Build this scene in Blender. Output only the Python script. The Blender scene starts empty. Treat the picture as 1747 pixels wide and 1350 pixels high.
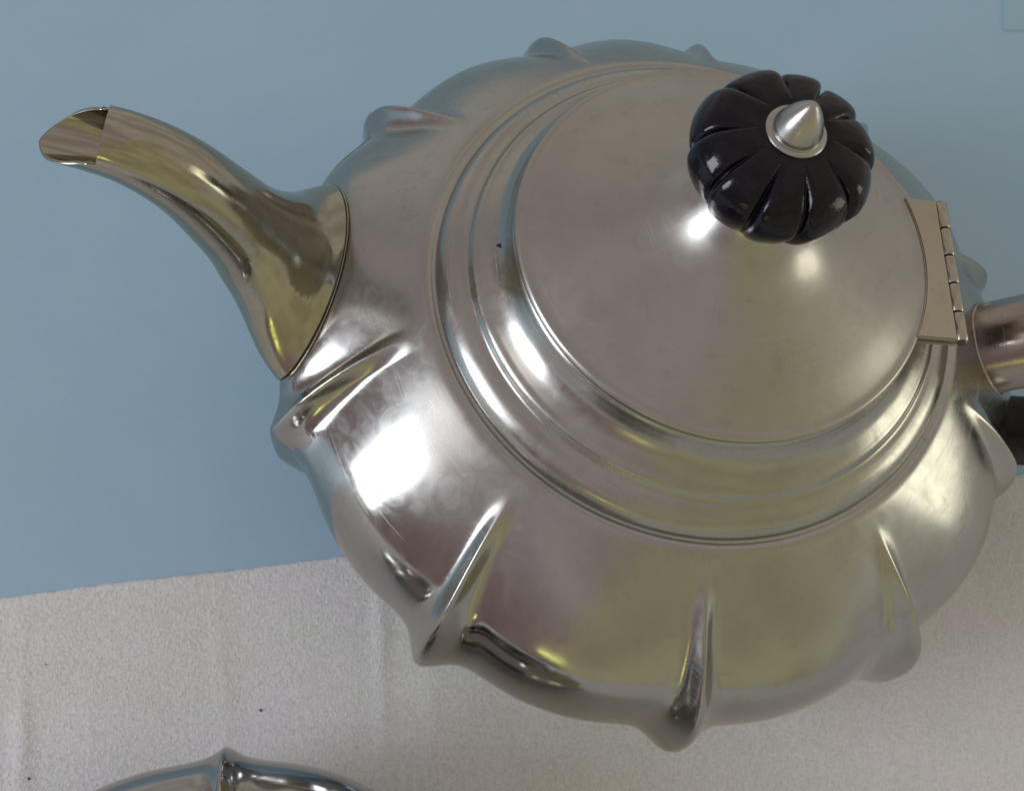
import bpy, bmesh, math, random
import numpy as np
from mathutils import Vector, Matrix, noise
from mathutils.bvhtree import BVHTree

random.seed(4)
S = 0.036                     # metres per modelling unit (one unit = radius of the teapot lid)
PI = math.pi
sc = bpy.context.scene
col = sc.collection

# ------------------------------------------------------------------ camera
cam = bpy.data.cameras.new('camera'); camo = bpy.data.objects.new('camera', cam); col.objects.link(camo)
M = Matrix(((0.837670058, -0.538593389, 0.090697493),
            (0.527041113, 0.753528605, -0.392966038),
            (0.143305755, 0.376977192, 0.915069209)))
CAM = Vector((0.0, -3.048568886, 4.148472364))
camo.matrix_world = Matrix.Translation(CAM * S) @ M.to_4x4()
cam.sensor_width = 36.0; cam.lens = 36.0 * 1800.0 / 1747.0
cam.clip_start = 0.005; cam.clip_end = 30
cam.dof.use_dof = True; cam.dof.focus_distance = 5.0 * S; cam.dof.aperture_fstop = 30.0
sc.camera = camo

# ------------------------------------------------------------------ render look
sc.view_settings.view_transform = 'Standard'; sc.view_settings.look = 'None'
sc.view_settings.exposure = 0.0; sc.view_settings.gamma = 1.0

# ------------------------------------------------------------------ node helper
class NT:
    def __init__(s, tree): s.t = tree; s.n = tree.nodes; s.l = tree.links
    def new(s, typ, **kw):
        n = s.n.new(typ)
        for k, v in kw.items():
            if k.startswith('i_'): n.inputs[k[2:]].default_value = v
            else: setattr(n, k, v)
        return n
    def link(s, a, b): s.l.new(a, b)
    def val(s, x, sock):
        if isinstance(x, (int, float)): sock.default_value = x
        elif isinstance(x, (tuple, list)): sock.default_value = x
        else: s.l.new(x, sock)
    def math(s, op, a, b=0.0, c=None, clamp=False):
        n = s.new('ShaderNodeMath', operation=op, use_clamp=clamp)
        s.val(a, n.inputs[0]); s.val(b, n.inputs[1])
        if c is not None: s.val(c, n.inputs[2])
        return n.outputs[0]
    def mix(s, f, a, b, mode='MIX'):
        n = s.new('ShaderNodeMix', data_type='RGBA', blend_type=mode)
        s.val(f, n.inputs[0]); s.val(a, n.inputs[6]); s.val(b, n.inputs[7])
        return n.outputs[2]
    def smooth(s, x, lo, hi, a=0.0, b=1.0):
        n = s.new('ShaderNodeMapRange', interpolation_type='SMOOTHSTEP')
        s.val(x, n.inputs[0]); s.val(lo, n.inputs[1]); s.val(hi, n.inputs[2]); n.inputs[3].default_value = a; n.inputs[4].default_value = b
        return n.outputs[0]
    def noise(s, vec, scale, detail=3.0, rough=0.5, dist=0.0):
        n = s.new('ShaderNodeTexNoise'); n.inputs['Scale'].default_value = scale; n.inputs['Detail'].default_value = detail
        n.inputs['Roughness'].default_value = rough; n.inputs['Distortion'].default_value = dist
        if vec is not None: s.l.new(vec, n.inputs['Vector'])
        return n.outputs[0]
    def mapping(s, vec, scale=(1, 1, 1), rot=(0, 0, 0), loc=(0, 0, 0)):
        n = s.new('ShaderNodeMapping'); n.inputs['Scale'].default_value = scale; n.inputs['Rotation'].default_value = rot
        n.inputs['Location'].default_value = loc; s.l.new(vec, n.inputs['Vector']); return n.outputs[0]

def c3(r, g, b): return (r, g, b, 1.0)

# ------------------------------------------------------------------ surroundings (dim room: ceiling and walls)
world = bpy.data.worlds.new('World'); sc.world = world; world.use_nodes = True
w = NT(world.node_tree)
for n in list(w.n): w.n.remove(n)
tc = w.new('ShaderNodeTexCoord'); sep = w.new('ShaderNodeSeparateXYZ'); w.link(tc.outputs['Generated'], sep.inputs[0])
X, Y, Z = sep.outputs
side = w.smooth(w.math('MULTIPLY_ADD', w.math('ABSOLUTE', Y), .10, X), 0.30, 0.46)                                  # the garden side of the room is lit olive
ceil_ = w.mix(side, c3(.250, .222, .222), c3(.255, .235, .148))
wall_ = w.mix(side, c3(.150, .110, .108), c3(.25, .235, .145))
back_ = w.mix(w.smooth(Y, -0.45, 0.35), wall_, c3(.26, .245, .225))
ceil_ = w.mix(w.smooth(Y, 0.05, 0.6), ceil_, c3(.262, .238, .205))
env = w.mix(w.smooth(Z, 0.15, 0.6), back_, ceil_)
clut = w.noise(w.mapping(tc.outputs['Generated'], scale=(1, 1, 1.6)), 3.2, 3.0, .5)
env = w.mix(1.0, env, w.mix(w.smooth(clut, .38, .62), c3(.82, .80, .80), c3(1.12, 1.12, 1.10)), 'MULTIPLY')
bg = w.new('ShaderNodeBackground'); w.link(env, bg.inputs[0]); bg.inputs[1].default_value = 1.78
wo = w.new('ShaderNodeOutputWorld'); w.link(bg.outputs[0], wo.inputs[0])

# ------------------------------------------------------------------ windows of the room and one added dim glow (lamps)
def window(az, el, dist, wid, hei, cols, rows, color, radiance, gap=0.05, tilt=0.0):
    """a window, or a plain glow, of cols x rows panes, each an area lamp facing the table"""
    a, e = math.radians(az), math.radians(el)
    d = Vector((math.cos(a) * math.cos(e), math.sin(a) * math.cos(e), math.sin(e)))
    right = Vector((-math.sin(a), math.cos(a), 0)); up = d.cross(right) * -1
    up = Vector((0, 0, 1)); fwd = Vector((math.cos(a), math.sin(a), 0))
    pw, ph = wid / cols, hei / rows
    for i in range(cols):
        for j in range(rows):
            L = bpy.data.lights.new('window_or_glow_light', 'AREA'); L.shape = 'RECTANGLE'
            L.size = pw * (1 - gap); L.size_y = ph * (1 - gap)
            L.color = color; L.energy = radiance * L.size * L.size_y * PI
            o = bpy.data.objects.new('window_or_glow_light', L); col.objects.link(o)
            p = d * dist + right * ((i + .5) * pw - wid / 2) + up * ((j + .5) * ph - hei / 2)
            Rm = Matrix((right, up, fwd)).transposed()           # local -Z looks back at the table
            o.matrix_world = Matrix.Translation(p) @ Rm.to_4x4()
window(-134, 18, 1.5, 0.48, 0.78, 2, 2, (.84, .92, 1.0), 11.5, gap=.03)
window(-134, 38, 1.6, 0.55, 0.45, 1, 1, (1.0, .96, .90), 1.1)  # not a window: dim warm lamp added above it, softening the reflection's fade
window(26, 16, 1.8, 0.62, 0.85, 2, 1, (1.0, .98, .76), 2.6)
window(-78, 4, 2.0, 0.40, 0.12, 3, 1, (.86, .92, .22), 3.0)

# ------------------------------------------------------------------ materials
def mat(name):
    m = bpy.data.materials.new(name); m.use_nodes = True
    t = NT(m.node_tree); b = m.node_tree.nodes['Principled BSDF']
    return m, t, b

def silver(name, color, rough, wav=1.0, scratch=1.0, patina=0.0, patcol=(.45, .38, .18), satin=None):
    m, t, b = mat(name)
    tc = t.new('ShaderNodeTexCoord'); P = tc.outputs['Object']
    big = t.noise(P, 45, 4, .6)
    smudge = t.noise(P, 160, 5, .65, 1.5)
    fine = t.noise(P, 2200, 2, .5)
    # fine scratches in four directions
    lines = None
    for k, (rz, ry, sc_) in enumerate(((.5, .3, 1), (1.9, -.5, 1.3), (2.7, .8, .8), (.9, -1.0, 1.1))):
        v = t.mapping(tc.outputs['UV'], scale=(.7 * sc_, 150 * sc_, 1), rot=(0, 0, rz), loc=(k * 3.1, k, 0))
        n_ = t.noise(v, 1.0, 1, .4)
        l = t.smooth(n_, .68, .80)
        lines = l if lines is None else t.math('MAXIMUM', lines, l)
    mask = t.smooth(t.noise(P, 70, 2, .5), .45, .62)
    lines = t.math('MULTIPLY', lines, mask)
    base = t.mix(t.smooth(big, .3, .7), c3(*[c * .90 for c in color]), c3(*color))
    scuff = t.smooth(t.noise(P, 240, 6, .72, .8), .52, .72)
    base = t.mix(t.math('MULTIPLY', scuff, .45), base, c3(color[0] * .74, color[1] * .72, color[2] * .66))
    if patina > 0:
        pf = t.math('MULTIPLY', t.smooth(t.noise(P, 95, 4, .6, .6), .35, .65), patina)
        base = t.mix(pf, base, c3(*patcol))
    spots = t.smooth(t.noise(P, 520, 3, .6), .765, .80)
    base = t.mix(t.math('MULTIPLY', spots, .6), base, c3(.12, .09, .07))
    t.link(base, b.inputs['Base Color'])
    b.inputs['Metallic'].default_value = 1.0
    b.inputs['Specular Tint'].default_value = c3(.95, .93, .88)
    r = t.math('MULTIPLY_ADD', t.smooth(smudge, .3, .75), .10, rough)
    r = t.math('MULTIPLY_ADD', lines, .22, t.math('MULTIPLY_ADD', scuff, .05, r))
    if satin:                                    # the shoulder is worn dull by polishing, the belly stays bright
        sz = t.new('ShaderNodeSeparateXYZ'); t.link(P, sz.inputs[0])
        zn = t.math('MULTIPLY_ADD', t.noise(P, 60, 3, .6), .012, sz.outputs[2])
        r = t.math('ADD', r, t.smooth(zn, satin[0] * S + .006, satin[1] * S + .006, 0.0, satin[2]))
    t.link(r, b.inputs['Roughness'])
    b1 = t.new('ShaderNodeBump'); b1.inputs['Strength'].default_value = 1.0; b1.inputs['Distance'].default_value = 0.00035 * wav
    t.link(t.noise(P, 30, 2, .5), b1.inputs['Height'])
    b2 = t.new('ShaderNodeBump'); b2.inputs['Strength'].default_value = .09 * scratch; b2.inputs['Distance'].default_value = 0.00006
    t.link(t.math('MULTIPLY_ADD', fine, .35, t.math('MULTIPLY', lines, -1.0)), b2.inputs['Height'])
    t.link(b1.outputs[0], b2.inputs['Normal']); t.link(b2.outputs[0], b.inputs['Normal'])
    return m

M_body = silver('silver_body', (0.428, 0.42, 0.406), .07, 1.0, 1.0, satin=(-1.05, -.60, .13))
M_lid = silver('silver_lid', (0.432, 0.418, 0.399), .28, .5, .6)
M_collar = silver('silver_collar', (0.432, 0.421, 0.399), .20, .6, .6)
M_spout = silver('silver_spout', (0.406, 0.388, 0.338), .10, .45, .10, .35, (.32, .29, .19))
M_handle = silver('silver_handle', (0.399, 0.366, 0.342), .16, .8, .8, .5, (.29, .22, .18))
M_hinge = silver('silver_hinge', (0.475, 0.451, 0.408), .22, .4, .6, .3)
M_fin = silver('silver_finial', (0.475, 0.465, 0.446), .25, .6, .8)
M_vessel = silver('silver_vessel', (0.415, 0.41, 0.406), .09, 1.0, .8)

def black(name, rough, tint):
    m, t, b = mat(name)
    tc = t.new('ShaderNodeTexCoord'); P = tc.outputs['Object']
    n1 = t.noise(P, 300, 4, .6)
    t.link(t.mix(n1, c3(*[c * .6 for c in tint]), c3(*tint)), b.inputs['Base Color'])
    t.link(t.math('MULTIPLY_ADD', t.smooth(t.noise(P, 500, 4, .6), .3, .8), .18, rough), b.inputs['Roughness'])
    b.inputs['Specular IOR Level'].default_value = .30
    bp = t.new('ShaderNodeBump'); bp.inputs['Strength'].default_value = .5; bp.inputs['Distance'].default_value = .00015
    t.link(t.noise(P, 700, 3, .55), bp.inputs['Height']); t.link(bp.outputs[0], b.inputs['Normal'])
    return m
M_knob = black('black_lacquer', .06, (.004, .003, .008))
M_grip = black('black_grip', .38, (.004, .004, .005))
M_dark, _t, _b = mat('seam_grime'); _b.inputs['Base Color'].default_value = c3(.05, .042, .028); _b.inputs['Roughness'].default_value = .7
M_dirt, _t, _b = mat('dirt'); _b.inputs['Base Color'].default_value = c3(.012, .010, .010); _b.inputs['Roughness'].default_value = .8

# blue painted board
M_blue, t, b = mat('pale_blue_board')
P = t.new('ShaderNodeTexCoord').outputs['Object']
n1 = t.noise(P, 22, 5, .6)
n2 = t.noise(P, 1500, 3, .6)
cb = t.mix(t.smooth(n1, .3, .7), c3(.325, .52, .665), c3(.37, .53, .695))
cb = t.mix(t.smooth(n2, .3, .7, 0, .35), cb, c3(.315, .485, .64))
t.link(cb, b.inputs['Base Color']); b.inputs['Roughness'].default_value = .55
bp = t.new('ShaderNodeBump'); bp.inputs['Strength'].default_value = .3; bp.inputs['Distance'].default_value = .0001
t.link(n2, bp.inputs['Height']); t.link(bp.outputs[0], b.inputs['Normal'])

# crepe cloth
M_cloth, t, b = mat('white_crepe_cloth')
P = t.new('ShaderNodeTexCoord').outputs['Object']
wv = t.noise(t.mapping(P, scale=(1.0, 1.25, 1.0), rot=(0, 0, .9)), 1350, 2.0, .55, .3)
wv2 = t.noise(t.mapping(P, scale=(1.5, .8, 1.0), rot=(0, 0, .62)), 1700, 2.0, .6, .3)
fl = t.smooth(t.noise(t.mapping(P, scale=(1.8, .8, 1.0), rot=(0, 0, .66)), 1150, 1.0, .5, .2), .60, .76)
pit = t.smooth(t.noise(P, 1500, 2, .5), .60, .74)
hgt = t.math('MULTIPLY_ADD', wv2, .7, t.math('MULTIPLY_ADD', fl, .45, t.math('MULTIPLY_ADD', pit, -.25, wv)))
cc_ = t.mix(t.smooth(hgt, .55, 1.10), c3(.62, .62, .64), c3(.79, .79, .815))
cc_ = t.mix(t.math('MULTIPLY', pit, .14), cc_, c3(.44, .44, .46))
lowf = t.noise(P, 42, 3, .55)
cc_ = t.mix(1.0, cc_, t.mix(t.smooth(lowf, .35, .65), c3(1.0, .985, 1.02), c3(.965, .985, .955)), 'MULTIPLY')
t.link(cc_, b.inputs['Base Color']); b.inputs['Roughness'].default_value = .9
b.inputs['Sheen Weight'].default_value = .15
bp = t.new('ShaderNodeBump'); bp.inputs['Strength'].default_value = 1.0; bp.inputs['Distance'].default_value = .00015
t.link(hgt, bp.inputs['Height']); t.link(bp.outputs[0], b.inputs['Normal'])

# ------------------------------------------------------------------ mesh helpers (unit coordinates, scaled by S)
def link(name, me, m, parent=None, smooth=True, sharp=None):
    me.materials.append(m)
    o = bpy.data.objects.new(name, me); col.objects.link(o)
    if smooth: me.shade_smooth()
    if sharp is not None: me.set_sharp_from_angle(angle=math.radians(sharp))
    if parent is not None: o.parent = parent
    return o
def from_grid(name, pts, m, parent=None, closed=True, cap0=False, cap1=False, sharp=None, flip=False):
    """pts: array rows x cols x 3; columns wrap when closed"""
    nr, nc, _ = pts.shape
    idx = np.arange(nr * nc).reshape(nr, nc)
    if closed: a = idx; bq = np.roll(idx, -1, 1)
    else: a = idx[:, :-1]; bq = idx[:, 1:]
    q = np.stack([a[:-1], bq[:-1], bq[1:], a[1:]], -1).reshape(-1, 4)
    if flip: q = q[:, ::-1]
    faces = q.tolist()
    if cap0: faces.append(idx[0][::-1].tolist() if not flip else idx[0].tolist())
    if cap1: faces.append(idx[-1].tolist() if not flip else idx[-1][::-1].tolist())
    me = bpy.data.meshes.new(name)
    me.from_pydata((pts.reshape(-1, 3) * S).tolist(), [], faces); me.update()
    mid = pts[int(nr * .4)]; ul = np.linalg.norm(np.diff(mid, axis=0), axis=1).sum() / max(1, nc - 1)
    vl = np.linalg.norm(np.diff(pts[:, 0], axis=0), axis=1).mean()
    n4 = (nr - 1) * (nc if closed else nc - 1)
    ci = np.arange(nc if closed else nc - 1); ri = np.arange(nr - 1); R_, C_ = np.meshgrid(ri, ci, indexing='ij')
    uu = np.stack([C_, C_ + 1, C_ + 1, C_], -1) * ul; vv = np.stack([R_, R_, R_ + 1, R_ + 1], -1) * vl
    if flip: uu = uu[..., ::-1]; vv = vv[..., ::-1]
    lay = me.uv_layers.new(name='UVMap'); arr = np.zeros((len(me.loops), 2)); arr[:n4 * 4] = np.stack([uu.reshape(-1), vv.reshape(-1)], -1)
    lay.data.foreach_set('uv', arr.ravel())
    return link(name, me, m, parent, True, sharp)
def catmull(P, n, closed=False):
    P = np.array(P, float); L = len(P)
    seg = np.linspace(0, L - 1 if not closed else L, n, endpoint=not closed)
    out = []
    for s_ in seg:
        i = int(min(math.floor(s_), L - 2 if not closed else L - 1)); f = s_ - i
        g = (lambda k: P[k % L]) if closed else (lambda k: P[min(max(k, 0), L - 1)] if 0 <= k < L else (2 * P[0] - P[1] if k < 0 else 2 * P[-1] - P[-2]))
        p0, p1, p2, p3 = g(i - 1), g(i), g(i + 1), g(i + 2)
        out.append(.5 * ((2 * p1) + (-p0 + p2) * f + (2 * p0 - 5 * p1 + 4 * p2 - p3) * f * f + (-p0 + 3 * p1 - 3 * p2 + p3) * f ** 3))
    return np.array(out)
def resample(P, n):
    d = np.r_[0, np.cumsum(np.hypot(*np.diff(P, axis=0).T))]
    s_ = np.linspace(0, d[-1], n)
    return np.stack([np.interp(s_, d, P[:, 0]), np.interp(s_, d, P[:, 1])], 1)
def lathe(name, prof, m, parent=None, nseg=256, sharp=None, spl=None, flip=False):
    P = np.array(prof, float)
    if spl: P = catmull(P, spl)
    th = np.linspace(0, 2 * PI, nseg, endpoint=False)
    pts = np.stack([P[:, 0:1] * np.cos(th), P[:, 0:1] * np.sin(th), np.repeat(P[:, 1:2], nseg, 1)], -1)
    return from_grid(name, pts, m, parent, True, False, False, sharp, flip)
def rounded_box(name, size, m, mw, parent=None, bev=.012, seg=3):
    bm = bmesh.new(); bmesh.ops.create_cube(bm, size=1.0)
    for v in bm.verts: v.co = Vector((v.co.x * size[0], v.co.y * size[1], v.co.z * size[2])) * S
    bmesh.ops.bevel(bm, geom=bm.edges[:], offset=bev * S, segments=seg, affect='EDGES', profile=.5)
    me = bpy.data.meshes.new(name); bm.to_mesh(me); bm.free()
    me.transform(mw); return link(name, me, m, parent, True, 35)
def tube(name, path, rad, m, parent=None, n=24, cap=True, sharp=None):
    path = np.array(path, float); rad = np.broadcast_to(np.array(rad, float), (len(path),))
    T = np.gradient(path, axis=0); T /= np.linalg.norm(T, axis=1)[:, None]
    u = np.cross(T[0], [0.3, .2, 1.0]); u /= np.linalg.norm(u); rows = []
    for p, tt, r in zip(path, T, rad):
        u = u - tt * (u @ tt); u /= np.linalg.norm(u); v = np.cross(tt, u)
        a = np.linspace(0, 2 * PI, n, endpoint=False)
        rows.append(p + r * (np.cos(a)[:, None] * u + np.sin(a)[:, None] * v))
    return from_grid(name, np.array(rows), m, parent, True, cap, cap, sharp)
def empty(name, loc, label, cat):
    o = bpy.data.objects.new(name, None); col.objects.link(o); o.location = Vector(loc) * S
    o.empty_display_size = .02; o['label'] = label; o['category'] = cat
    return o

# ------------------------------------------------------------------ setting: blue board and cloth
ZT = -2.36                                                       # top of the board
e_dir = np.array([.752, .659]); e_nrm = np.array([.659, -.752])  # along the cloth edge / into the cloth
e_pt = np.array([-.98, -1.83])
bm = bmesh.new(); bmesh.ops.create_cube(bm, size=1.0)
for v in bm.verts: v.co = Vector((v.co.x * 44, v.co.y * 34, v.co.z * .6)) * S
bmesh.ops.bevel(bm, geom=bm.edges[:], offset=.08 * S, segments=3, affect='EDGES')
me = bpy.data.meshes.new('table_top'); bm.to_mesh(me); bm.free()
me.transform(Matrix.Rotation(math.atan2(.659, .752), 4, 'Z')); me.transform(Matrix.Translation(Vector((0, 0, ZT - .3)) * S))
table = link('table_top', me, M_blue, None, True, 35); table['kind'] = 'structure'

CREASES = ((.29, -.09, .045, .016), (.60, -.10, .05, .008), (-1.79, .0, .05, .016), (3.6, -.22, .06, .012), (-.7, .0, .05, .007))
def cloth_h(u, v):
    """gentle creases and undulation; u along the edge, v into the cloth"""
    h = .020 * (noise.noise(Vector((u * .8, v * .6, 3.1))) + .6 * noise.noise(Vector((u * 2.1, v * 1.2, 7.7))))
    for (u0, sl, wd, am) in CREASES:
        x = (u - (u0 + v * sl)) / wd
        h += am * math.exp(-x * x) * (.6 + .4 * noise.noise(Vector((v * 1.5, u0, 0))))
    return h
us = np.concatenate([np.linspace(-20, -4.2, 30), np.linspace(-4, 5, 361), np.linspace(5.2, 20, 30)])
vs = np.concatenate([np.linspace(0, .06, 5), np.linspace(.085, 4, 150), np.linspace(4.2, 14, 20)])
TH = .022
pts = np.zeros((len(vs) + 1, len(us), 3))
for j, u in enumerate(us):
    e_w = .012 * noise.noise(Vector((u * 1.2, 0, 5))) + .006 * noise.noise(Vector((u * 14, 0, 9)))
    for i in range(len(vs) + 1):
        v = vs[max(i - 1, 0)]
        lift = cloth_h(u, v); damp = min(1, v / .5) * .9 + .1
        r0 = math.hypot(e_pt[0] + e_dir[0] * u + e_nrm[0] * v, e_pt[1] + e_dir[1] * u + e_nrm[1] * v)
        if r0 < 1.55: damp *= max(0.0, (r0 - 1.3) / .25)
        z = ZT + TH + max(-.004, lift * damp)
        if i == 0: z = ZT + .001
        elif v < .03: z -= TH * .5 * (1 - v / .03) ** 2
        q = e_pt + e_dir * u + e_nrm * (v + e_w * max(0, 1 - v / .2))
        pts[i, j] = (q[0], q[1], z)
cloth = from_grid('tablecloth', pts, M_cloth, None, False, flip=True)
cloth['label'] = 'white crepe tablecloth with faint creases lying over the blue table, under the teapot'
cloth['category'] = 'tablecloth'
def uv_of(p): d = np.array(p) - e_pt; return d @ e_dir, d @ e_nrm
def ray(x, y, z):
    d = M @ Vector(((x - 873.5) / 1800, (675 - y) / 1800, -1)); k = (z - CAM.z) / d.z
    return CAM + d * k
for (px, py, r) in ((445, 1213, .0070), (78, 1135, .0045), (50, 1330, .0060)):
    q = ray(px, py, ZT + TH)
    bm = bmesh.new(); bmesh.ops.create_icosphere(bm, subdivisions=2, radius=r)
    for v in bm.verts: v.co = Vector((v.co.x * 1.3, v.co.y, v.co.z * .4)) * (1 + .3 * noise.noise(v.co * 150)) * S
    for v in bm.verts: v.co += Vector((q.x, q.y, ZT + TH + .004 + max(0, cloth_h(*uv_of((q.x, q.y)))) )) * S
    me = bpy.data.meshes.new('dirt_speck'); bm.to_mesh(me); bm.free()
    link('dirt_speck', me, M_dirt, cloth)

q0 = ray(1711, 52, ZT); q1 = ray(1711, -60, ZT); q2 = ray(1830, 56, ZT); q3 = q1 + (q2 - q0)
bm = bmesh.new(); lo = [bm.verts.new(Vector((p.x, p.y, ZT)) * S) for p in (q0, q2, q3, q1)]
hi = [bm.verts.new(Vector((p.x, p.y, ZT + .012)) * S) for p in (q0, q2, q3, q1)]
bm.faces.new(hi); bm.faces.new(lo[::-1])
for i in range(4): bm.faces.new((lo[i], lo[(i + 1) % 4], hi[(i + 1) % 4], hi[i]))
bmesh.ops.recalc_face_normals(bm, faces=bm.faces[:]); bmesh.ops.bevel(bm, geom=bm.edges[:], offset=.003 * S, segments=2, affect='EDGES')
me = bpy.data.meshes.new('card'); bm.to_mesh(me); bm.free()
M_card, t, b = mat('grey_green_card'); P = t.new('ShaderNodeTexCoord').outputs['Object']
t.link(t.mix(t.noise(P, 400, 3, .5), c3(.31, .495, .60), c3(.325, .51, .615)), b.inputs['Base Color']); b.inputs['Roughness'].default_value = .7
card = link('card', me, M_card, None, True, 30)
card['label'] = 'corner of a thin grey-green card on the blue table at the top right'; card['category'] = 'card'

# ------------------------------------------------------------------ lobed body shared by the teapot and its companion
BODY = [(1.335, -.438), (1.350, -.446), (1.372, -.438), (1.42, -.452), (1.52, -.515), (1.64, -.600), (1.76, -.700), (1.87, -.810), (1.965, -.925), (2.025, -1.045),
        (2.060, -1.19), (2.070, -1.36), (2.050, -1.50), (1.99, -1.63), (1.89, -1.74), (1.74, -1.86), (1.53, -1.98), (1.34, -2.05), (1.22, -2.09),
        (1.17, -2.13), (1.19, -2.20), (1.27, -2.27), (1.31, -2.31), (1.31, -2.333), (1.25, -2.336), (1.1, -2.30), (.9, -2.2), (0.02, -2.15)]
def smoothstep(x, a, b2):
    t_ = np.clip((x - a) / (b2 - a), 0, 1); return t_ * t_ * (3 - 2 * t_)
def lobed(name, prof, ridges, m, parent, rows=300, cols=1500, amp=.215, s0=1.47, stub=None):
    P = resample(catmull(prof, 1200), rows)
    T = np.gradient(P, axis=0); T /= np.hypot(*T.T)[:, None]; N = np.stack([-T[:, 1], T[:, 0]], 1) * -1
    N = np.where((N[:, 0:1] < 0) & (P[:, 0:1] > 1.9), -N, N)
    # outward normal in the (r,z) half plane: left of travel when going down-outwards
    N = np.stack([-T[:, 1], T[:, 0]], 1)
    r, z = P[:, 0], P[:, 1]
    zmax = z[np.argmax(r)]
    up = z > zmax
    # ridge strength down the profile: starts as a thin crease, swells to the belly, dies under it
    a_s = np.where(up, smoothstep(r, s0, 2.12) ** .8, 1.0) * smoothstep(z, -1.93, -1.50)
    a_s = np.where(r < s0, 0, a_s)
    lob = np.where(up, smoothstep(r, s0 - .05, 2.05), 1.0) * smoothstep(z, -2.02, -1.6)
    wdt = .034 + .072 * smoothstep(-z, .65, 1.45)                    # half width in units
    th = np.linspace(-PI, PI, cols, endpoint=False)
    dsp = np.zeros((rows, cols)); swell = np.zeros((rows, cols))
    rg = sorted(ridges)
    for (az, k, lean) in rg:
        a0 = math.radians(az) + math.radians(lean) * (1 - smoothstep(r, s0, 2.1))
        da = (th[None, :] - a0[:, None] + PI) % (2 * PI) - PI
        x = da * r[:, None]
        ww = wdt[:, None]
        crest = np.exp(-(np.abs(x) / (ww * 1.15)) ** 1.65)
        dsp += amp * k * a_s[:, None] * (crest * .9 + .1 * np.exp(-(x / (ww * 4)) ** 2))
    # lobes belly out slightly between neighbouring ridges
    azs = np.array([q[0] for q in rg]); 
    for i in range(len(azs)):
        a1 = math.radians(azs[i]); a2 = math.radians(azs[(i + 1) % len(azs)]) + (2 * PI if i == len(azs) - 1 else 0)
        f = ((th - a1) % (2 * PI)) / (a2 - a1)
        inside = f < 1
        swell[:, inside] += (.110 * lob[:, None] * (np.sin(PI * f[inside]) ** .8)[None, :])
    swell -= .065 * lob[:, None]
    swell -= .05 * lob[:, None] * np.clip(np.sin(th + .0), 0, 1)[None, :] ** 1.5
    if stub is not None:
        ds = (th[None, :] - math.radians(stub) + PI) % (2 * PI) - PI
        swell += .00 * np.exp(-(np.abs(ds * r[:, None]) / .66) ** 3 - (np.abs(z[:, None] + 1.30) / .42) ** 3)
    D = dsp + swell
    nr = N[:, 0] * .85 + .15; nz = N[:, 1] * .85
    R = r[:, None] + nr[:, None] * D; Zz = z[:, None] + nz[:, None] * D - dsp * .10
    pts = np.stack([R * np.cos(th), R * np.sin(th), Zz], -1)
    if stub is not None:
        # draw the wall out to the plane of the soldered joint, with a soft fillet round it
        a_ = math.radians(stub); rad_ = np.array([math.cos(a_), math.sin(a_), 0]); sd = np.array([-math.sin(a_), math.cos(a_), 0])
        el = math.radians(35); nn = rad_ * math.cos(el) + np.array([0, 0, math.sin(el)]); up_ = -rad_ * math.sin(el) + np.array([0, 0, math.cos(el)])
        q0_ = rad_ * (1.9525 - .012 * math.cos(el)) + np.array([0, 0, -.86 - .012 * math.sin(el)])
        dv = pts - q0_; gap = -(dv @ nn); xs_ = dv @ sd; ys_ = dv @ up_ + .10 * xs_ + .10 * np.minimum((xs_ / .56) ** 2, 1.6)
        rho = np.hypot(xs_ / .56, ys_ / .235)
        wgt = np.where(rho < 1, 1, np.exp(-(np.maximum(rho - 1, 0) / np.where(ys_ > 0, .55, .60)) ** 1.3))
        wgt = np.where((pts @ rad_) > .6, wgt, 0) * smoothstep(pts[..., 2], -1.42, -1.08)
        pts = pts + nn * (np.clip(gap, -.03, .25) * wgt)[..., None]
    return from_grid(name, pts, m, parent, True)

pot = empty('teapot', (0, 0, ZT), 'lobed silver teapot with black pumpkin shaped lid knob and curved spout', 'teapot')
pot_parts = bpy.data.objects.new('x', None)
OFF = Vector((0, 0, -ZT))                                         # parts keep pot-centre coordinates, the empty stands on the cloth
RIDGES = [(-130.5, 1.02, -3), (-94, 1.0, -3), (-57.2, .95, -2), (-23, 1.0, -1), (11.5, .8, 0), (46.0, .8, 0), (80, .8, 0), (114, .8, 0),
          (142.5, .85, 0), (174.5, .95, 0)]
body = lobed('body', BODY, RIDGES, M_body, pot, stub=-152)

# collar: stepped mouth ring between body and lid
COL = [(.90, -.10), (.955, -.055), (.985, -.048), (1.005, -.062), (1.02, -.10), (1.045, -.155), (1.085, -.205), (1.135, -.242), (1.170, -.262), (1.186, -.285),
       (1.200, -.303), (1.235, -.315), (1.275, -.334), (1.308, -.362), (1.332, -.40), (1.342, -.43), (1.338, -.455)]
collar = lathe('collar', COL, M_collar, pot, 360, spl=160, flip=True)

# ------------------------------------------------------------------ lid
LID = [(1.0, -.045), (1.008, -.03), (1.01, -.012), (1.0, .004), (.985, .010), (.965, .014), (.93, .028), (.82, .077), (.70, .125), (.58, .172), (.47, .218), (.39, .262), (.325, .315),
       (.275, .375), (.24, .43), (.225, .47)]
lid = lathe('lid', LID, M_lid, pot, 360, spl=220, flip=True)
lathe('under_rim', [(1.0, -.045), (.97, -.055), (.90, -.04)], M_dark, lid, 180)

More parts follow.
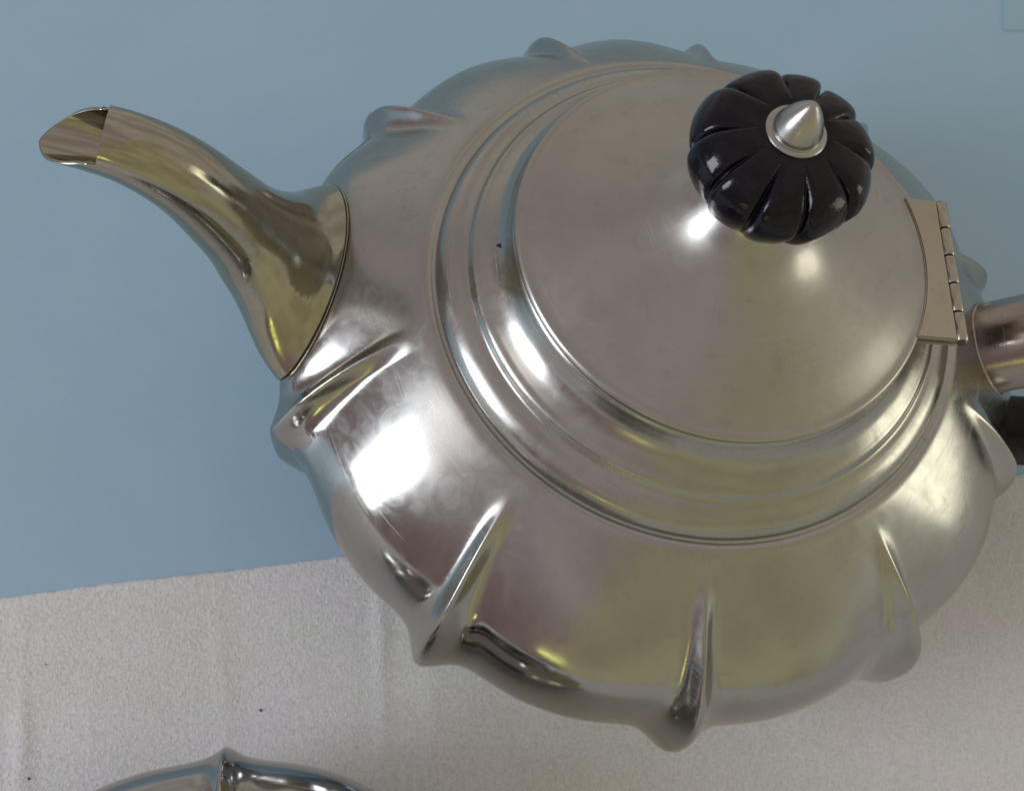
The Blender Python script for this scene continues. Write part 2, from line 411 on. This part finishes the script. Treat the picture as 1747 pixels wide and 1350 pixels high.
# knob: ten carved lobes
KZ = .668
KNOTS = [-150, -116, -84, -52, -16, 22, 58, 90, 122, 164]
def knob():
    prof = catmull([(.165, -.205), (.26, -.20), (.32, -.150), (.366, -.085), (.396, .01), (.374, .095), (.315, .155), (.20, .185), (.12, .190), (.05, .18)], 90)
    n = 480; th = np.linspace(0, 2 * PI, n, endpoint=False)
    # uneven lobes
    edges = [math.radians(a) for a in KNOTS]; NL = len(edges)
    g = np.zeros(n)
    for i in range(NL):
        a1, a2 = edges[i], edges[(i + 1) % NL] + (2 * PI if i == NL - 1 else 0)
        f = ((th - a1) % (2 * PI)) / (a2 - a1); ins = f < 1
        g[ins] = (1 - np.exp(-f[ins] / .07)) * (1 - .38 * f[ins] ** 2) * (1 - np.exp(-(1 - f[ins]) / .035)) / .93
    rows = []
    T = np.gradient(prof, axis=0); T /= np.hypot(*T.T)[:, None]; N = np.stack([T[:, 1], -T[:, 0]], 1)
    for (r, z), nn in zip(prof, N):
        dep = .048 * smoothstep(np.array(r), .13, .36) * (1 if z > -.12 else max(0, (z + .205) / .085))
        d = -dep * (1 - g)
        rr = r + nn[0] * d; zz = z + nn[1] * d
        rows.append(np.stack([rr * np.cos(th), rr * np.sin(th), KZ + zz], -1))
    return from_grid('knob', np.array(rows), M_knob, lid, True)
knob()
lathe('knob_collar', [(.19, .44), (.235, .445), (.262, .46), (.27, .475), (.262, .49), (.235, .50), (.17, .50)], M_knob, lid, 96, spl=60, flip=True)
# finial
FZ = .838
lathe('finial', [(.0, FZ - .045), (.115, FZ - .045), (.124, FZ - .032), (.127, FZ - .020), (.121, FZ - .010), (.131, FZ + .008), (.126, FZ + .022), (.112, FZ + .028), (.103, FZ + .030), (.101, FZ + .045), (.096, FZ + .060), (.082, FZ + .095), (.060, FZ + .135), (.036, FZ + .168), (.019, FZ + .186), (.008, FZ + .192), (.0005, FZ + .193)],
      M_fin, lid, 96, spl=120, flip=True)

# ------------------------------------------------------------------ hinge
HA = math.radians(31)
hn = Vector((math.cos(HA), math.sin(HA), 0)); ht = Vector((math.sin(HA), -math.cos(HA), 0)); hz = Vector((0, 0, 1))
def hp(n_, t_, z_): return hn * n_ + ht * t_ + hz * z_
def leaf(name, zt, zb, n_in, n_out, t0, t1, curved, parent, m, segs=28):
    bm = bmesh.new(); top = []; bot = []
    loop = []
    for i in range(segs + 1):
        tt = t0 + (t1 - t0) * i / segs
        loop.append((math.sqrt(max(n_in ** 2 - tt ** 2, 0)) if curved else n_in, tt))
    loop += [(n_out, t1), (n_out, t0)]
    top = [bm.verts.new(hp(a, b_, zt(a)) * S) for a, b_ in loop]
    bot = [bm.verts.new(hp(a, b_, zb(a)) * S) for a, b_ in loop]
    bm.faces.new(top); bm.faces.new(bot[::-1]); L = len(loop)
    for i in range(L): bm.faces.new((top[i], bot[i], bot[(i + 1) % L], top[(i + 1) % L]))
    bmesh.ops.recalc_face_normals(bm, faces=bm.faces[:])
    ed = [e for e in bm.edges if abs(e.verts[0].co.z - e.verts[1].co.z) < .02 * S * .5 or True]
    bmesh.ops.bevel(bm, geom=[e for e in bm.edges if len(e.link_faces) == 2 and e.calc_face_angle() > .8], offset=.006 * S, segments=2, affect='EDGES')
    me = bpy.data.meshes.new(name); bm.to_mesh(me); bm.free()
    return link(name, me, m, parent, True, 30)
T0, T1 = -.34, .43
leaf('hinge_leaf', lambda a: .016, lambda a: -.012, .992, 1.10, T0, T1, True, lid, M_hinge)
leaf('hinge_leaf', lambda a: -.020, lambda a: -.055, .94, 1.12, T0, T1, True, collar, M_hinge)
nk = 5; BZ = -.012; BR = .034; BN = 1.132
for k in range(nk):
    a = T0 + (T1 - T0) * k / nk + .004; b_ = T0 + (T1 - T0) * (k + 1) / nk - .004
    path = [hp(BN, a, BZ), hp(BN, a + .001, BZ), hp(BN, a + .006, BZ), hp(BN, b_ - .006, BZ), hp(BN, b_ - .001, BZ), hp(BN, b_, BZ)]
    tube('hinge_knuckle', [tuple(p) for p in path], [BR - .006, BR - .003, BR, BR, BR - .003, BR - .006], M_hinge, lid if k % 2 == 0 else collar, 28, True, 40)
tube('hinge_pin', [tuple(hp(BN, T0 - .006, BZ)), tuple(hp(BN, T1 + .005, BZ))], .019, M_dark, collar, 16)

# ------------------------------------------------------------------ spout
SA = math.radians(-152)
sr = Vector((math.cos(SA), math.sin(SA), 0)); sb = Vector((-math.sin(SA), math.cos(SA), 0))
#        r      z      half-width  half-height
SEC = [((1.82, -.67), (2.085, -1.05), .56), ((1.89, -.625), (2.22, -.97), .46), ((1.955, -.565), (2.335, -.85), .36), ((2.03, -.48), (2.425, -.71), .285), ((2.12, -.365), (2.475, -.575), .23)]
REST = [(2.405, -.285, .194, .187), (2.52, -.115, .173, .166), (2.64, .00, .158, .154), (2.77, .075, .145, .142), (2.90, .11, .136, .134), (3.02, .13, .130, .128), (3.16, .145, .124, .120)]
SP = []
for T_, B_, hw_ in SEC:
    T_ = np.array(T_); B_ = np.array(B_); c_ = (T_ + B_) / 2; u_ = T_ - B_
    SP.append([c_[0], c_[1], hw_, np.hypot(*u_) / 2, math.atan2(-u_[0], u_[1])])
g_ = np.gradient(np.vstack([np.array([SP[-1][:2]]), np.array(REST)[:, :2]]), axis=0)[1:]
for r_, gg in zip(REST, g_): SP.append([*r_, math.atan2(gg[1], gg[0])])
def body_r(z):
    P = resample(catmull(BODY, 1200), 400); i = P[:, 1].argsort(); return np.interp(z, P[i, 1], P[i, 0])
def spout():
    NC = 1200; C_ = catmull(SP, NC)
    ang = C_[:, 4]; bl = 1 - smoothstep(np.linspace(0, 1, NC), .0, .28)
    nth = 160; th = np.linspace(-PI, PI, nth, endpoint=False)      # 0 = top, pi = underside
    t1, t2 = .782, .978
    ath = np.abs(th); th0 = math.radians(80)
    f = np.clip((ath - th0) / (PI - th0), 0, 1)
    tend = np.where(ath < th0, t1, t1 + (t2 - t1) * (1 - (1 - f) ** 1.6) ** .72)
    tend = np.where((ath >= th0) & (f < .03), t1 + (t2 - t1) * .12, tend)
    def at(t, j, sc_=1.0, back=0.0):
        k = t * (NC - 1); i = int(min(k, NC - 2)); g = k - i
        c = C_[i] * (1 - g) + C_[i + 1] * g; an = ang[i] * (1 - g) + ang[i + 1] * g; b_ = bl[i]
        up = (-math.sin(an), math.cos(an)); a = th[j]; e_ = 1
        cy = math.copysign(abs(math.cos(a)) ** e_, math.cos(a)) * c[3] * sc_
        sx = math.copysign(abs(math.sin(a)) ** e_, math.sin(a)) * c[2] * sc_
        cy -= .10 * sx * b_ + .10 * b_ * math.sin(a) ** 2
        rr = c[0] + up[0] * cy - math.cos(an) * back; zz = c[1] + up[1] * cy - math.sin(an) * back
        return np.array([sr.x * rr + sb.x * sx, sr.y * rr + sb.y * sx, zz])
    rows = [[at(t_, j) for j in range(nth)] for t_ in np.linspace(0, t1, 230)]
    rows += [[at(t1 + (max(tend[j] - t1, 0) + 2e-4) * u, j) for j in range(nth)] for u in np.linspace(.03, 1, 40)]
    o = from_grid('spout', np.array(rows), M_spout, pot, True)
    md = o.modifiers.new('wall', 'SOLIDIFY'); md.thickness = .016 * S; md.offset = -1
    for nm, sc_, bk, rd, mm in (('seam', 1.012, .018, .011, M_spout), ('seam_grime', 1.004, .004, .0095, M_dark)):
        sm = np.array([at(0, j, sc_, bk) for j in range(nth)] + [at(0, 0, sc_, bk)])
        tube(nm, sm, rd, mm, o, 10, False)
    return o
spout()

# ------------------------------------------------------------------ handle
HB = math.radians(28)
def H(r_, z_): return (math.cos(HB) * r_, math.sin(HB) * r_, z_)
hs = catmull([(1.45, -1.02), (1.60, -.86), (1.75, -.68), (1.92, -.50), (2.12, -.34), (2.36, -.24)], 40)
handle = tube('handle_socket', [H(*p) for p in hs], [.25] * 40, M_handle, pot, 48)
tube('socket_band', [H(*p) for p in catmull([(2.34, -.245), (2.38, -.235), (2.42, -.23)], 6)], [.26] * 6, M_handle, handle, 48)
# weld line at the root of the socket
def weld():
    pts_ = []
    d = np.array([.64, .77]); up = np.array([-.77, .64]); rs_z = np.linspace(-2.1, -.44, 300); rs_r = body_r(rs_z)
    for j in range(73):
        a = 2 * PI * j / 72
        for k in np.linspace(.6, -.4, 400):
            c = np.array([1.60, -.86]) + d * k + up * math.cos(a) * .25
            x, y, z = H(c[0], c[1]); x += -math.sin(HB) * math.sin(a) * .25; y += math.cos(HB) * math.sin(a) * .25
            if math.hypot(x, y) < np.interp(z, rs_z, rs_r) + .012 or k < -.39:
                pts_.append((x, y, z)); break
    return tube('weld_line', pts_, .012, M_handle, handle, 8, False)
weld()
gp = catmull([(2.40, -.232), (2.75, -.22), (3.2, -.32), (3.55, -.62), (3.65, -1.0), (3.50, -1.42), (3.1, -1.63), (2.7, -1.71), (2.35, -1.75), (2.05, -1.78)], 90)
def grip():
    T = np.gradient(gp, axis=0); T /= np.hypot(*T.T)[:, None]; rows = []
    a = np.linspace(0, 2 * PI, 40, endpoint=False)
    ca, sa = np.cos(a), np.sin(a); k = (np.abs(ca) ** 4 + np.abs(sa) ** 4) ** -.25
    for i, (p, tg) in enumerate(zip(gp, T)):
        hw, hh = .20, .19
        up = np.array([-tg[1], tg[0]]); rows.append([(math.cos(HB) * (p[0] + up[0] * y) - math.sin(HB) * x, math.sin(HB) * (p[0] + up[0] * y) + math.cos(HB) * x, p[1] + up[1] * y)
                     for x, y in zip(ca * k * hw, sa * k * hh)])
    return from_grid('handle_grip', np.array(rows), M_grip, pot, True, True, True, 60)
grip()
lower = catmull([(1.86, -1.83), (1.96, -1.825), (2.06, -1.82)], 8)
tube('handle_lower_socket', [H(*p) for p in lower], [.215] * 8, M_handle, pot, 40)

# tiny dark chip in the collar channel
BC = BVHTree.FromPolygons([v.co[:] for v in collar.data.vertices], [p.vertices[:] for p in collar.data.polygons])
dd = (M @ Vector(((853 - 873.5) / 1800, (675 - 418) / 1800, -1))).normalized()
q = (BC.ray_cast(CAM * S, dd)[0] or Vector((0, 0, 0))) / S
bm = bmesh.new(); bmesh.ops.create_icosphere(bm, subdivisions=2, radius=.0115)
for v in bm.verts: v.co = (Matrix.Rotation(.9, 3, 'Z') @ Vector((v.co.x * 1.7, v.co.y * .8, v.co.z * .5))) * S + q * S
me = bpy.data.meshes.new('dirt_speck'); bm.to_mesh(me); bm.free(); link('dirt_speck', me, M_dirt, collar)

# parts were modelled round the pot centre: drop the empty to the foot without moving them
for ch in list(pot.children): ch.location = Vector((0, 0, -ZT)) * S
pot.location = Vector((0, 0, ZT)) * S
bpy.data.objects.remove(pot_parts)

# ------------------------------------------------------------------ companion vessel at the bottom edge
VC = (.17, -4.35)
ves = empty('lobed_vessel', (VC[0], VC[1], ZT + TH), 'smaller lobed silver vessel cut off by the bottom edge, on the white cloth', 'vessel')
def vessel():
    prof = [(1.02, 1.02), (1.03, 1.0), (1.06, .985), (1.15, .955), (1.27, .905), (1.38, .83), (1.44, .74), (1.44, .60), (1.38, .46), (1.24, .32), (1.04, .22), (.90, .18), (.86, .13), (.93, .04), (.94, .0), (.88, .0), (.02, .1)]
    rows, cols = 200, 1000
    P = resample(catmull(prof, 900), rows); T = np.gradient(P, axis=0); T /= np.hypot(*T.T)[:, None]; N = np.stack([-T[:, 1], T[:, 0]], 1)
    r, z = P.T; th = np.linspace(0, 2 * PI, cols, endpoint=False)
    a_s = smoothstep(r, 1.04, 1.42) * smoothstep(z, .28, .55)
    D = np.zeros((rows, cols)); ww = (.035 + .05 * smoothstep(-z, -1.0, -.6))[:, None]
    lob = (smoothstep(r, 1.0, 1.35) * smoothstep(z, .2, .5))[:, None]
    NR = 8; a00 = math.radians(VAZ)
    for i in range(NR):
        da = (th - a00 - i * 2 * PI / NR + PI) % (2 * PI) - PI; x = da[None, :] * r[:, None]
        D += .17 * a_s[:, None] / (1 + (np.abs(x) / (ww * 1.3)) ** 1.35)
        f = ((th - a00 - i * 2 * PI / NR) % (2 * PI)) / (2 * PI / NR); ins = f < 1
        D[:, ins] += .10 * lob * (np.sin(PI * f[ins]) ** .8)[None, :]
    D -= .055 * lob
    R = r[:, None] + N[:, 0:1] * D; Zz = z[:, None] + N[:, 1:2] * D
    o = from_grid('vessel_body', np.stack([R * np.cos(th), R * np.sin(th), Zz], -1), M_vessel, ves, True)
    lathe('vessel_rim', [(1.02, 1.02), (1.045, 1.03), (1.05, 1.045), (1.03, 1.055), (1.0, 1.045), (.985, 1.02), (.98, .97), (1.05, .90), (1.2, .75), (1.1, .4), (.6, .2), (.01, .18)], M_vessel, ves, 200, spl=160, flip=True)
    return o
VAZ = 125
vessel()
print('tris', sum(len(o.data.polygons) * 2 for o in sc.objects if o.type == 'MESH'))
